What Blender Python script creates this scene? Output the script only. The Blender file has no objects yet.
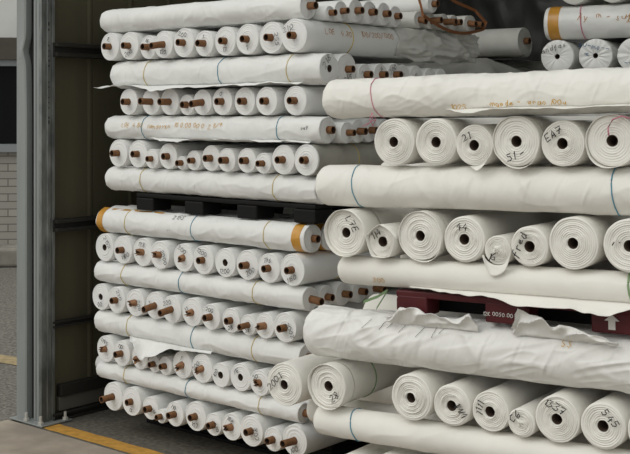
import bpy, bmesh, math, random
from mathutils import Vector, Matrix, noise
PI = math.pi
rnd = random.Random(7)
C = bpy.context.scene.collection
H = 1.685                                   # eye height
CA, SA = 0.6435, 0.7655                     # camera looks towards (-CA, SA); X runs along the shed opening, Y into it
FOC = 1150.0

def hit_y(px, Y):
    "X where the sight line of photo column px meets the vertical plane y=Y"
    u = (px - 315) / FOC
    return Y / (SA + CA * u) * (-CA + SA * u)
def at(px, py, d):
    u = (px - 315) / FOC
    return Vector((d * (-CA + SA * u), d * (SA + CA * u), H - d * (py - 112) / FOC))

# ------------------------------------------------------------------ materials
def mat(name, col, rough=.8, bump=0, bscale=60, var=0, vscale=6, metal=0, spec=.3, stretch=(1, 1, 1), col2=None, detail=4):
    m = bpy.data.materials.new(name); m.use_nodes = True
    nt = m.node_tree; b = nt.nodes['Principled BSDF']
    b.inputs['Base Color'].default_value = (*col, 1); b.inputs['Roughness'].default_value = rough
    b.inputs['Metallic'].default_value = metal; b.inputs['Specular IOR Level'].default_value = spec
    tc = nt.nodes.new('ShaderNodeTexCoord'); mp = nt.nodes.new('ShaderNodeMapping')
    mp.inputs['Scale'].default_value = stretch
    nt.links.new(tc.outputs['Object'], mp.inputs['Vector'])
    if var or col2:
        n = nt.nodes.new('ShaderNodeTexNoise'); n.inputs['Scale'].default_value = vscale; n.inputs['Detail'].default_value = detail
        nt.links.new(mp.outputs[0], n.inputs['Vector'])
        r = nt.nodes.new('ShaderNodeValToRGB')
        r.color_ramp.elements[0].position = .35; r.color_ramp.elements[1].position = .65
        c2 = col2 or tuple(c * (1 - var) for c in col)
        r.color_ramp.elements[0].color = (*c2, 1); r.color_ramp.elements[1].color = (*col, 1)
        nt.links.new(n.outputs['Fac'], r.inputs['Fac']); nt.links.new(r.outputs['Color'], b.inputs['Base Color'])
    if bump:
        n2 = nt.nodes.new('ShaderNodeTexNoise'); n2.inputs['Scale'].default_value = bscale; n2.inputs['Detail'].default_value = 6
        nt.links.new(mp.outputs[0], n2.inputs['Vector'])
        bp = nt.nodes.new('ShaderNodeBump'); bp.inputs['Strength'].default_value = bump; bp.inputs['Distance'].default_value = .004
        nt.links.new(n2.outputs['Fac'], bp.inputs['Height']); nt.links.new(bp.outputs['Normal'], b.inputs['Normal'])
    return m
def cloth(name, col, var=.04, s1=.3, s2=.3, sc=(5, 16), rot=.6, rough=.85, spec=.25, dist=.012):
    "woven cloth: long shallow folds crossed by finer creases, plus a grain"
    m = bpy.data.materials.new(name); m.use_nodes = True
    nt = m.node_tree; b = nt.nodes['Principled BSDF']; b.inputs['Roughness'].default_value = rough; b.inputs['Specular IOR Level'].default_value = spec
    tc = nt.nodes.new('ShaderNodeTexCoord'); L = nt.links.new; prev = None
    def m2(rx, sc_):
        a = nt.nodes.new('ShaderNodeMapping'); a.inputs['Rotation'].default_value = (rx, 0, 0); L(tc.outputs['Object'], a.inputs[0])
        c = nt.nodes.new('ShaderNodeMapping'); c.inputs['Scale'].default_value = sc_; L(a.outputs[0], c.inputs[0]); return c.outputs[0]
    for vec, st, d_, ty, dist_ in ((m2(rot, (sc[0], sc[1], sc[0] * .6)), s1, dist, 'RIDGED_MULTIFRACTAL', .8), (m2(-rot * .55, (sc[0] * 1.6, sc[1] * 1.9, sc[0])), s2, dist * .5, 'RIDGED_MULTIFRACTAL', 1.2), (m2(0, (70, 70, 70)), .25, .0015, 'FBM', 0)):
        n = nt.nodes.new('ShaderNodeTexNoise'); n.noise_type = ty; n.inputs['Scale'].default_value = 1; n.inputs['Detail'].default_value = 2 if ty[0] == 'R' else 4; n.inputs['Distortion'].default_value = dist_
        if ty[0] == 'R': n.inputs['Roughness'].default_value = .35
        L(vec, n.inputs['Vector']); bp = nt.nodes.new('ShaderNodeBump'); bp.inputs['Strength'].default_value = st; bp.inputs['Distance'].default_value = d_
        L(n.outputs['Fac'], bp.inputs['Height'])
        if prev: L(prev, bp.inputs['Normal'])
        prev = bp.outputs['Normal']
    L(prev, b.inputs['Normal'])
    n = nt.nodes.new('ShaderNodeTexNoise'); n.inputs['Scale'].default_value = 7; L(tc.outputs['Object'], n.inputs['Vector'])
    r = nt.nodes.new('ShaderNodeValToRGB'); r.color_ramp.elements[0].position = .35; r.color_ramp.elements[1].position = .65
    r.color_ramp.elements[0].color = (*[c * (1 - var) for c in col], 1); r.color_ramp.elements[1].color = (*col, 1)
    L(n.outputs['Fac'], r.inputs['Fac']); L(r.outputs['Color'], b.inputs['Base Color'])
    return m
M = dict(
    cool=cloth('white_fabric', (.785, .788, .77), .035, .2, .18, (5, 14), .25),
    soft=cloth('furrowed_white_fabric', (.785, .788, .768), .04, .7, .5, (4.5, 13), .45, dist=.014),
    cream=cloth('cream_fabric', (.80, .782, .728), .04, .30, .22, (4, 9), .7),
    crease=cloth('creased_cream_fabric', (.81, .795, .745), .04, .9, .55, (3.4, 9), .75, dist=.02),
    crumple=cloth('crumpled_cream_fabric', (.79, .785, .755), .05, 1, .7, (2.8, 8), .8, rough=.6, spec=.35, dist=.028),
    greyfab=cloth('grey_white_fabric', (.62, .62, .58), .1, .3, .3, (6, 12), .5, .7),
    greyfilm=mat('smoky_film', (.40, .39, .34), .4, .6, 30, .15, 9, spec=.4),
    film=mat('film_wrapped_fabric', (.82, .825, .80), .34, .6, 30, .08, 9, spec=.5),
    card=mat('brown_cardboard', (.21, .10, .044), .8, .3, 80, .25, 40),
    torn=mat('torn_cardboard', (.36, .19, .10), .85, .4, 70, .35, 50),
    dark=mat('core_hollow_shade', (.05, .032, .022), .9),  # dark brown holding the shade of the hollow cores
    tape=mat('amber_tape', (.60, .30, .05), .28, .15, 40, .15, 20, spec=.5),
    black=mat('black_marker', (.02, .02, .02), .7), orange=mat('orange_marker', (.60, .34, .045), .7),
    blue_ink=mat('blue_marker', (.03, .12, .25), .7), dark_orange=mat('rust_marker', (.46, .21, .04), .7),
    blue=mat('blue_string', (.10, .27, .36), .6), yellow=mat('yellow_string', (.58, .45, .14), .6),
    pink=mat('pink_string', (.60, .26, .33), .6), green=mat('green_string', (.22, .33, .17), .6),
    paleblue=mat('grey_blue_string', (.18, .24, .30), .6),
    blackp=mat('black_plastic', (.006, .006, .006), .6, .2, 30, spec=.2), redp=mat('dark_red_plastic', (.085, .011, .014), .5, .15, 40, .25, 8),
    white_paint=mat('white_print', (.6, .58, .55), .7),
    steel=mat('galvanised_steel', (.30, .315, .30), .36, .15, 20, 0, 5, .75, stretch=(3, 3, 1.1), col2=(.15, .16, .155)),  # second, darker tone paints blurred reflections into the steel
    bluesteel=mat('painted_grey_sheet', (.275, .292, .284), .45, .1, 12, .12, 4, .15, spec=.4, stretch=(3, 3, .6)),
    bolt=mat('zinc_bolt', (.50, .49, .45), .5, metal=.2),
    panel=mat('olive_panel', (.088, .080, .048), .75, .2, 8, .14, 1.2, stretch=(1, 7, .4)),
    rail=mat('dark_rail', (.022, .021, .018), .6),
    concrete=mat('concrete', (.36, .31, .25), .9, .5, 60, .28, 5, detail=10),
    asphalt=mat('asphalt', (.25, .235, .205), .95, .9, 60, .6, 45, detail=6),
    inside=mat('shaded_concrete', (.15, .138, .115), .9, .7, 60, .45, 40, detail=6),  # speckled concrete, darker than the apron: indoor shade put into the colour
    linep=mat('amber_floor_paint', (.56, .30, .06), .75, .3, 50, .3, 22), lines=mat('faded_floor_paint', (.46, .36, .20), .8, .3, 50, .35, 20),
    roof=mat('roof_sheet', (.10, .095, .08), .8),
    belt=mat('brown_webbing', (.22, .085, .03), .6, .3, 60, .2, 30),
    greywrap=mat('grey_film', (.40, .40, .37), .38, .7, 14, .25, 5, spec=.5),
    darkwrap=mat('dark_film', (.085, .085, .08), .35, .8, 9, .4, 4, spec=.5),
    plaster=mat('white_plaster', (.72, .72, .70), .9, .2, 20, .06, 3), brownb=mat('brown_fascia', (.10, .088, .074), .8, .2, 20, .2, 6),
    glass=mat('dark_glass', (.008, .008, .009), .3, spec=.08), alu=mat('aluminium_frame', (.30, .32, .33), .4, metal=.5),
    kerb=mat('kerb_concrete', (.33, .31, .27), .9, .4, 30, .4, 5), wood=mat('pallet_wood', (.30, .21, .12), .85, .3, 30, .3, 9, stretch=(1, 8, 8)),
)
def brick_mat():
    m = mat('pale_brick', (.4, .38, .34), .9); nt = m.node_tree; b = nt.nodes['Principled BSDF']
    tc = nt.nodes.new('ShaderNodeTexCoord'); mp = nt.nodes.new('ShaderNodeMapping'); mp.inputs['Rotation'].default_value = (PI / 2, 0, 0)
    br = nt.nodes.new('ShaderNodeTexBrick'); br.inputs['Scale'].default_value = 1
    br.inputs['Color1'].default_value = (.42, .40, .36, 1); br.inputs['Color2'].default_value = (.36, .345, .31, 1); br.inputs['Mortar'].default_value = (.16, .15, .13, 1)
    br.inputs['Mortar Size'].default_value = .006; br.inputs['Brick Width'].default_value = .26; br.inputs['Row Height'].default_value = .085
    nt.links.new(tc.outputs['Object'], mp.inputs[0]); nt.links.new(mp.outputs[0], br.inputs['Vector']); nt.links.new(br.outputs['Color'], b.inputs['Base Color'])
    return m
M['brick'] = brick_mat()

# ------------------------------------------------------------------ helpers
def obj(name, bm, material, parent=None, smooth=True, matrix=None):
    me = bpy.data.meshes.new(name); bm.normal_update(); bm.to_mesh(me); bm.free()
    o = bpy.data.objects.new(name, me); C.objects.link(o)
    me.materials.append(M[material] if isinstance(material, str) else material)
    if smooth:
        for p in me.polygons: p.use_smooth = True
    if parent: o.parent = parent
    if matrix is not None: o.matrix_local = matrix
    return o
def tag(o, label, cat, group=None, kind=None):
    o['label'] = label; o['category'] = cat
    if group: o['group'] = group
    if kind: o['kind'] = kind
    return o
def struct(name, bm, material, label, cat, smooth=False):
    o = obj(name, bm, material, smooth=smooth); return tag(o, label, cat, kind='structure')
def box(bm, x0, x1, y0, y1, z0, z1, bev=0):
    g = bmesh.ops.create_cube(bm, size=1)
    bmesh.ops.scale(bm, vec=(x1 - x0, y1 - y0, z1 - z0), verts=g['verts'])
    bmesh.ops.translate(bm, vec=((x0 + x1) / 2, (y0 + y1) / 2, (z0 + z1) / 2), verts=g['verts'])
    if bev:
        es = list({e for v in g['verts'] for e in v.link_edges})
        bmesh.ops.bevel(bm, geom=es, offset=bev, segments=2, affect='EDGES', profile=.5)
def boxes(*bs, bev=0):
    bm = bmesh.new()
    for b in bs: box(bm, *b, bev=bev)
    return bm
def grid(bm, rows, close=False):
    vs = [[bm.verts.new(p) for p in r] for r in rows]
    n = len(vs[0])
    for a, b in zip(vs, vs[1:]):
        for i in range(n if close else n - 1):
            j = (i + 1) % n
            try: bm.faces.new((a[i], a[j], b[j], b[i]))
            except ValueError: pass
    return vs
def tube(bm, pts, r, n=8, flat=1.0):
    pts = [Vector(p) for p in pts]; rows = []
    for i, p in enumerate(pts):
        t = (pts[min(i + 1, len(pts) - 1)] - pts[max(i - 1, 0)]).normalized()
        up = Vector((0, 0, 1)) if abs(t.z) < .9 else Vector((1, 0, 0))
        a = t.cross(up).normalized(); b = t.cross(a)
        rows.append([p + r * (math.cos(k * 2 * PI / n) * a + flat * math.sin(k * 2 * PI / n) * b) for k in range(n)])
    vs = grid(bm, rows, True)
    bm.faces.new(vs[0][::-1]); bm.faces.new(vs[-1])
def nz(x, y, z): return noise.noise(Vector((x, y, z)))

# stroke lettering -------------------------------------------------
G = {
 '0': [[(.5, 1), (.15, .8), (.1, .4), (.35, 0), (.7, .15), (.8, .6), (.5, 1)]], '1': [[(.3, .8), (.5, 1), (.45, 0)]],
 '2': [[(.1, .8), (.4, 1), (.7, .8), (.6, .5), (.1, 0), (.8, .05)]], '3': [[(.1, .95), (.7, .95), (.35, .55), (.75, .35), (.5, 0), (.1, .1)]],
 '4': [[(.55, 1), (.1, .4), (.8, .4)], [(.6, .7), (.55, 0)]], '5': [[(.75, 1), (.25, 1), (.2, .6), (.6, .6), (.75, .3), (.5, 0), (.1, .1)]],
 '6': [[(.65, 1), (.2, .5), (.25, .05), (.65, .1), (.65, .45), (.25, .4)]], '7': [[(.1, .95), (.75, 1), (.35, 0)], [(.2, .5), (.7, .52)]],
 '8': [[(.5, .55), (.2, .8), (.5, 1), (.75, .8), (.5, .55), (.15, .25), (.45, 0), (.8, .25), (.5, .55)]],
 '9': [[(.7, .7), (.4, .5), (.2, .75), (.45, 1), (.7, .8), (.6, 0)]], '/': [[(.7, 1.05), (.15, -.1)]], '-': [[(.1, .5), (.75, .52)]],
 'E': [[(.75, 1), (.2, .95), (.15, 0), (.75, .03)], [(.18, .5), (.65, .52)]], 'A': [[(.05, 0), (.4, 1), (.75, 0)], [(.2, .4), (.65, .4)]],
 'L': [[(.2, 1), (.15, 0), (.75, .05)]], 'M': [[(.05, 0), (.2, 1), (.45, .4), (.7, 1), (.85, 0)]], 'O': [[(.5, 1), (.1, .6), (.3, 0), (.7, .2), (.75, .7), (.5, 1)]],
 'C': [[(.75, .9), (.4, 1), (.1, .5), (.35, 0), (.75, .12)]], 'S': [[(.75, .9), (.4, 1), (.2, .75), (.65, .4), (.5, 0), (.1, .1)]],
 'F': [[(.75, 1), (.25, .95), (.2, 0)], [(.22, .55), (.65, .55)]], 'K': [[(.2, 1), (.15, 0)], [(.7, 1), (.18, .45), (.75, 0)]],
 'f': [[(.65, .95), (.4, 1), (.3, .7), (.3, -.3)], [(.1, .5), (.6, .55)]], 'r': [[(.2, .6), (.22, 0)], [(.22, .4), (.45, .62), (.65, .55)]],
 'e': [[(.15, .3), (.65, .35), (.5, .62), (.2, .5), (.15, .15), (.4, 0), (.7, .1)]], 'd': [[(.65, 1), (.65, 0)], [(.65, .5), (.3, .6), (.15, .25), (.35, 0), (.65, .15)]],
 'n': [[(.15, .6), (.15, 0)], [(.15, .4), (.45, .62), (.62, .4), (.65, 0)]], 'o': [[(.4, .6), (.15, .3), (.4, 0), (.65, .3), (.4, .6)]],
 'u': [[(.15, .6), (.2, .1), (.45, 0), (.65, .2), (.65, .6)], [(.65, .6), (.7, 0)]], 'i': [[(.35, .6), (.35, 0)]], 'a': [[(.6, .6), (.25, .55), (.15, .2), (.35, 0), (.6, .25), (.62, .6), (.7, 0)]],
 's': [[(.6, .55), (.3, .6), (.25, .4), (.6, .25), (.45, 0), (.15, .08)]], 'x': [[(.1, .6), (.65, 0)], [(.6, .6), (.1, 0)]], 'm': [[(.05, .6), (.08, 0)], [(.08, .4), (.25, .6), (.38, .4), (.4, 0)], [(.4, .4), (.6, .6), (.75, .4), (.78, 0)]],
 'y': [[(.15, .6), (.35, .15)], [(.65, .6), (.2, -.35)]], 'N': [[(.1, 0), (.15, 1), (.65, 0), (.72, 1)]], 'P': [[(.2, 0), (.2, 1), (.7, .9), (.65, .55), (.2, .5)]], 'Y': [[(.1, 1), (.4, .5), (.75, 1)], [(.4, .5), (.38, 0)]],
 '.': [[(.3, .1), (.36, 0)]], ' ': [],
}
def strokes(text, h, jit=.08, slant=.12, r=rnd):
    out, x = [], 0
    for ch in text:
        dy = r.uniform(-.12, .12)
        for s in G.get(ch, []):
            out.append([((x + px + slant * py + r.uniform(-jit, jit)) * h, (py + dy + r.uniform(-jit, jit)) * h) for px, py in s])
        x += .52 if ch in ' .1i' else .92
    w = x * h
    return [[(a - w / 2, b - h / 2) for a, b in s] for s in out]
def ribbons(bm, polys, w, f, n=None):
    "2-D pen strokes carried onto a surface by f(a, b) -> point"
    for s in polys:
        pts = []
        for (a, b), (c, d) in zip(s, s[1:]):
            k = max(1, int(math.hypot(c - a, d - b) / .012))
            pts += [(a + (c - a) * i / k, b + (d - b) * i / k) for i in range(k)]
        pts.append(s[-1]); rows = []
        for i, p in enumerate(pts):
            q0, q1 = pts[max(0, i - 1)], pts[min(len(pts) - 1, i + 1)]
            dx, dy = q1[0] - q0[0], q1[1] - q0[1]; L = math.hypot(dx, dy) or 1
            ox, oy = -dy / L * w / 2, dx / L * w / 2
            rows.append([f(p[0] + ox, p[1] + oy), f(p[0] - ox, p[1] - oy)])
        grid(bm, rows)

# ------------------------------------------------------------------ the rolls
# a roll's axis is local +Y: wound end at y=0 facing -Y, far end at y=L
class Roll: pass
def make_roll(R, L, seed, material='cool', nseg=48, ny=14, lump=.012, crease=.0, kf=(16, 7), skew=.25, ring=.0018, turns=7, rc=.0175, hole=True, edge=.008, back=.02, cone=.004, fine=0, cap=1.004):
    o = Roll(); sd = seed * 3.17
    def rf(th, y):
        c, s = math.cos(th), math.sin(th)
        v = R * (1 + lump * (nz(c * 1.2 + sd, s * 1.2, y * 2.3) - .35))
        if crease:
            yy = y + skew * R * (c * 2 + s)
            n = nz(c * R * kf[0] + sd, yy * kf[1], s * R * kf[0] - sd)
            v += crease * ((1 - abs(n)) ** 7 - .6)
            n = nz(c * R * kf[0] * .6 - sd, yy * kf[1] * .55 + 9, s * R * kf[0] * .6)
            v += crease * .8 * n
            if fine:
                yy = y - skew * 1.6 * R * (c - s)
                n = nz(c * R * kf[0] * 2.2 + sd, yy * kf[1] * 2.2, s * R * kf[0] * 2.2 + 4)
                v += crease * fine * ((1 - abs(n)) ** 5 - .3)
        return min(v, R * cap)
    def face(fr, th):
        ph = (fr * turns + th / (2 * PI)) % 1.0
        n = nz(fr * 5 + sd, math.cos(th) * 1.3, math.sin(th) * 1.3)
        amp = ring * (.5 + .9 * abs(nz(int(fr * turns + th / (2 * PI)) * 1.7 + sd, 3.3, 0)) * 2)
        bumpv = math.sin(PI * min(1, ph * 1.25)) ** .6 if ph < .8 else 0
        return .004 - amp * bumpv + ring * .8 * n + cone * (fr - .5)
    bm = bmesh.new(); ths = [2 * PI * i / nseg for i in range(nseg)]; rows = []
    rh = rc + .0006 if hole else .002
    def ringrow(rad, y): return [Vector((rad * math.cos(t), y, rad * math.sin(t))) for t in ths]
    if hole:
        rows.append(ringrow(.003, .16)); rows.append(ringrow(rh, .16)); rows.append(ringrow(rh, .02))
    nr = max(10, int(turns * 5)) if ring else 4
    for k in range(nr + 1):
        fr = k / nr; rad = rh + (R - edge - rh) * fr
        if not hole:
            y = lambda t: face(fr, t) + (-.014 * max(0, 1 - fr * 2.4) * (1 + .8 * nz(math.cos(t) * 2 + sd, math.sin(t) * 2, fr * 6)))
        else: y = lambda t: face(fr, t)
        rows.append([Vector((rad * (rf(t, 0) / R) * math.cos(t), y(t), rad * (rf(t, 0) / R) * math.sin(t))) for t in ths])
    for a in (25, 55, 90):
        q = math.radians(a)
        rows.append([Vector(((rf(t, 0) - edge * (1 - math.sin(q))) * math.cos(t), edge * (1 - math.cos(q)) + (.004 - .004 * math.sin(q)), (rf(t, 0) - edge * (1 - math.sin(q))) * math.sin(t))) for t in ths])
    for k in range(1, ny + 1):
        y = edge + (L - edge - back) * k / ny
        rows.append([Vector((rf(t, y) * math.cos(t), y, rf(t, y) * math.sin(t))) for t in ths])
    for a in (30, 60, 85):
        q = math.radians(a)
        rows.append([Vector(((rf(t, L) - back * (1 - math.cos(q))) * math.cos(t), L - back * (1 - math.sin(q)), (rf(t, L) - back * (1 - math.cos(q))) * math.sin(t))) for t in ths])
    rows.append(ringrow(R * .4, L - .002)); rows.append(ringrow(.003, L - .006))
    grid(bm, rows, True)
    for v in bm.verts: pass
    bmesh.ops.recalc_face_normals(bm, faces=bm.faces)
    o.ob = obj('fabric_roll', bm, material or 'cream'); o.R, o.L, o.rf, o.rc, o.seed, o.ring = R, L, rf, rc, seed, ring
    return o
def add_core(o, kind='t', length=None):
    r = random.Random(o.seed * 13 + 5); rc = o.rc; bm = bmesh.new(); n = 20
    p = length if length else {'t': r.uniform(.028, .042), 'l': r.uniform(.06, .075), 'x': r.uniform(.022, .035), 'h': -.006, 'd': -.004}[kind]
    ths = [2 * PI * i / n for i in range(n)]
    bend = Vector((r.uniform(-.01, .004), 0, r.uniform(-.012, .004))) if kind == 'l' else Vector((0, 0, 0))
    if kind == 'x': bend = Vector((r.uniform(-.012, .002), 0, r.uniform(-.012, .008)))
    def rr(rad, y, q=0):
        out = []
        for i, t in enumerate(ths):
            k, dy = 1, 0
            if kind == 'x' and q:
                k = 1 + q * (.55 * nz(math.cos(t) * 1.6 + o.seed, math.sin(t) * 1.6, q * 2) - .15) ; dy = q * .014 * nz(math.cos(t) * 2.5, math.sin(t) * 2.5 + o.seed, 5) * 1.6
            out.append(Vector((rad * k * math.cos(t), y + dy, rad * k * math.sin(t))) + bend * q)
        return out
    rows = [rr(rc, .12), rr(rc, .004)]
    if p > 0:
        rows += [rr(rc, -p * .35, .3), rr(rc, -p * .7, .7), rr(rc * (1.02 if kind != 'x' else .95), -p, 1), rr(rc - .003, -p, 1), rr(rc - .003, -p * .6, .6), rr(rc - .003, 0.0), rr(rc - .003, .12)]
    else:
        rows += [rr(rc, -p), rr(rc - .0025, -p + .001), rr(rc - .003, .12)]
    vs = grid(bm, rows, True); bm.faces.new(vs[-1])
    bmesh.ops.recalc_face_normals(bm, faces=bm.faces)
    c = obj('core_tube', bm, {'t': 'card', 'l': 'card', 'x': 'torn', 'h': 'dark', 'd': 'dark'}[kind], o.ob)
    if p > 0:                                                     # added dark sleeve: shade inside the paper tube, put in as colour
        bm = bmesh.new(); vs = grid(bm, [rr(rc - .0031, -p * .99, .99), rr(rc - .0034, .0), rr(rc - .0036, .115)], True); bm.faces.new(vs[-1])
        obj('tube_shade', bm, 'dark', c)
    return c
def add_string(o, y, color, r=.0022, slant=.0, th0=0, th1=2 * PI):
    bm = bmesh.new(); n = 64; pts = []
    for i in range(n + 1):
        t = th0 + (th1 - th0) * i / n; yy = y + slant * math.sin(t) + .003 * nz(math.cos(t) * 2, math.sin(t) * 2, o.seed + y)
        rad = o.rf(t, yy) + .0012; zl = o.R * 1.002 - r
        pts.append((rad * math.cos(t), yy, max(-zl, min(zl, rad * math.sin(t)))))
    tube(bm, pts, r, 6)
    return obj('tie_string', bm, color, o.ob)
def add_end_text(o, text, pos='t', color='black', size=.022, rot=None, w=.0028):
    r = random.Random(o.seed * 7 + 1)
    off = {'t': (-.05, .55), 'b': (.0, -.56), 'r': (.52, -.1), 'l': (-.5, .1), 'tr': (.38, .42), 'tl': (-.38, .42), 'br': (.36, -.42), 'bl': (-.36, -.42)}[pos]
    a = rot if rot is not None else {'t': -.25, 'b': .2, 'r': -1.2, 'l': 1.1, 'tr': -.8, 'tl': .5, 'br': .7, 'bl': -.5}[pos] + r.uniform(-.3, .3)
    ca, sa = math.cos(a), math.sin(a); cx, cz = off[0] * o.R, off[1] * o.R
    bm = bmesh.new()
    yf = -(o.ring * 1.9 + .0012)
    ribbons(bm, strokes(text, size, r=r), w, lambda p, q: Vector((cx + p * ca - q * sa, yf, cz + p * sa + q * ca)))
    return obj('marker_writing', bm, color, o.ob, smooth=False)
def add_side_text(o, text, y, th, color, size=.03, sgn=-1, w=.003, off=.0022, jit=.12):
    "writing along the flank: sgn -1 reads towards -Y (rolls lying across), +1 towards +Y"
    r = random.Random(o.seed * 5 + 3); wd = lambda t_: sum((.52 if c in ' .1i' else .92) for c in t_) * size
    pos = -wd(text) / 2
    for word in text.split(' '):
        if word:
            bm = bmesh.new(); mid = pos + wd(word) / 2; lift = r.uniform(-.2, .2) * size
            def f(p, q):
                yy = y + sgn * (p + mid); t = th + sgn * (q + lift) / o.R
                rad = o.rf(t, yy) + off
                return Vector((rad * math.cos(t), yy, rad * math.sin(t)))
            ribbons(bm, strokes(word, size, jit=jit, r=r), w, f); obj('marker_writing', bm, color, o.ob, smooth=False)
        pos += wd(word) + .52 * size
def add_band(o, y0, y1, color='tape', off=.0012, th0=0, th1=2 * PI):
    bm = bmesh.new(); n = 56; rows = []
    for k in range(5):
        y = y0 + (y1 - y0) * k / 4
        rows.append([Vector(((o.rf(t, y) + off) * math.cos(t), y, max(-o.R * 1.003, min(o.R * 1.003, (o.rf(t, y) + off) * math.sin(t))))) for t in [th0 + (th1 - th0) * i / n for i in range(n + 1)]])
    grid(bm, rows)
    return obj('tape_band', bm, color, o.ob)
def add_flap(o, prof, th0=235, material=None, nu=8, nv=90, name='loose_flap', wob=.012, thick=.0015, curl=0):
    "loose cloth leaving the flank at angle th0; prof = [(y, length, dip degrees), ...]"
    bm = bmesh.new(); rows = []; prof = sorted(prof); y0, y1 = prof[0][0], prof[-1][0]
    for i in range(nv + 1):
        y = y0 + (y1 - y0) * i / nv
        for a, b in zip(prof, prof[1:]):
            if a[0] <= y <= b[0] + 1e-9:
                k = (y - a[0]) / max(1e-9, b[0] - a[0]); k = k * k * (3 - 2 * k); ln = a[1] + (b[1] - a[1]) * k; dip = math.radians(a[2] + (b[2] - a[2]) * k); break
        th = math.radians(th0); rad = o.rf(th, min(max(y, 0), o.L)) + .001
        p0 = Vector((rad * math.cos(th), y, rad * math.sin(th))); row = []
        for j in range(nu + 1):
            u = j / nu
            w = wob * u * nz(y * 9 + o.seed, u * 1.5, 2) + wob * .6 * u * nz(y * 23, u * 2, o.seed)
            fold = curl * ((1 - abs(nz(y * 11 + u * 1.1, u * 1.2, o.seed))) ** 4 * (.4 + u) + .8 * math.sin(PI * u) * (.5 + nz(y * 5, 1, o.seed)))
            row.append(p0 + Vector((-math.cos(dip) * ln * u - fold, wob * u * nz(y * 6, 7, o.seed), -math.sin(dip) * ln * u + w)))
        rows.append(row)
    grid(bm, rows)
    f = obj(name, bm, material or o.ob.data.materials[0], o.ob)
    s = f.modifiers.new('thickness', 'SOLIDIFY'); s.thickness = thick
    return f
def relax(ts, rs, gap=1.022, it=400, lo=None):
    ts = list(ts)
    for _ in range(it):
        for i in range(len(ts) - 1):
            need = 2 * math.sqrt(rs[i] * rs[i + 1]) * gap; d = ts[i + 1] - ts[i]
            if d < need:
                e = (need - d) / 2; ts[i] -= e; ts[i + 1] += e
    return ts
ORD = ['', 'second', 'third', 'fourth', 'fifth', 'sixth', 'seventh', 'eighth', 'ninth', 'tenth', 'eleventh', 'twelfth', 'thirteenth']
CORE = {'t': 'brown core', 'l': 'long brown core', 'x': 'torn core', 'h': 'hollow core', 'n': 'stuffed core'}
def ordinal(i, n): return 'leftmost' if i == 0 else 'rightmost' if i == n - 1 else ORD[i] + ' from left'

# ------------------------------------------------------------------ left stack
YF = 3.93
def s_left(px): return FOC / (YF / (SA + CA * (px - 315) / FOC))
SEED = [0]
def seed(): SEED[0] += 1; return SEED[0]
def end_row(rows, base, rowname, group, YL=1.37):
    xs = [hit_y(e[0], YF) for e in rows]; rs = [e[1] / s_left(e[0]) for e in rows]
    xs = relax(xs, rs); out = []
    for i, (e, x, r) in enumerate(zip(rows, xs, rs)):
        kind = e[2]; dy = rnd.uniform(-.008, .012)
        ro = make_roll(r / 1.004, YL - rnd.uniform(0, .06), seed(), 'cool', nseg=48, ny=12, lump=.01, ring=.0016, turns=rnd.choice([3, 3, 4, 5]), rc=.0168 if r > .05 else .0145, cone=.003, edge=.006)
        ro.ob.location = (x, YF + dy, base + r)
        if kind != 'h' or e[0] not in (223,): add_core(ro, kind)
        else:
            add_core(ro, 'h')
        if len(e) > 3 and e[3]: add_end_text(ro, e[3], e[4] if len(e) > 4 else 't', size=min(.023, r * .31))
        tag(ro.ob, f'white fabric roll, {CORE[kind]}, {ordinal(i, len(rows))} in {rowname}', 'fabric roll', group)
        out.append(ro)
    return out
def lying(px_left, px_right, base, r, label, group, **kw):
    "front roll of a crosswise layer, its wound end at the right"
    ya = YF + r * .97
    xl, xr = hit_y(px_left, ya - r * .5), hit_y(px_right, ya)
    k = dict(nseg=72, ny=130, lump=.02, crease=.004, ring=.0012, turns=5, edge=.008, back=.03, cap=1.015); mt = kw.pop('material', 'soft'); k.update(kw)
    ro = make_roll(r / 1.015, xr - xl, seed(), mt, **k)
    ro.ob.location = (xr, ya, base + r); ro.ob.rotation_euler = (0, 0, PI / 2)
    tag(ro.ob, label, 'fabric roll', group); ro.yax = ya; ro.xr = xr
    ro.py = lambda px: xr - hit_y(px, ya - r)                     # photo column -> distance from the right end
    return ro
def followers(front, base, rs, dx, kinds, labels, group, L=1.55, mats=None, texts=None):
    y = front.yax; pr = front.R; out = []
    for i, r in enumerate(rs):
        y += 2 * math.sqrt(pr * r) * (1.03 if i == 0 else 1.015); pr = r
        ro = make_roll(r / 1.006, L, seed(), (mats or ['cool'] * 20)[i], nseg=40, ny=14, lump=.012, ring=.0012, turns=5, rc=.0165 if r > .05 else .0145)
        ro.ob.location = (front.xr + dx[i], y, base + r); ro.ob.rotation_euler = (0, 0, PI / 2)
        if kinds[i]: add_core(ro, kinds[i])
        if texts and texts[i]: add_end_text(ro, texts[i][0], texts[i][1])
        tag(ro.ob, labels[i], 'fabric roll', group); ro.yax = y; out.append(ro)
    return out
Z = dict(p0=.12, D4=.12, LD3=.268, D3=.364, LD2=.507, D2=.633, LD1=.777, D1=.894, T=1.042, p1=1.178, L3=1.268, C=1.398, L2=1.541, B=1.669, L1=1.808, A=1.955, L0=2.106)
GR = lambda w: f"roll ends in the left stack's {w} row"
RN = lambda w: f"left stack's {w} row of ends"
rowD4 = end_row([(116, 14.2, 'l'), (134, 14.2, 't', '0', 'b'), (152, 11.5, 't', '116', 'r'), (163, 7, 't', '23', 'r'), (175.5, 12.5, 't', '110', 't'), (192, 14.6, 't', '102', 'b'), (214, 11.3, 't', '670', 'r'), (233, 13.6, 'x', '188', 't'), (249, 15.6, 't', '802', 'r'), (268, 12, 't'), (286, 16, 'l', '100', 'b')], Z['D4'], "left stack's bottom row of ends", GR('bottom'))
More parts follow.
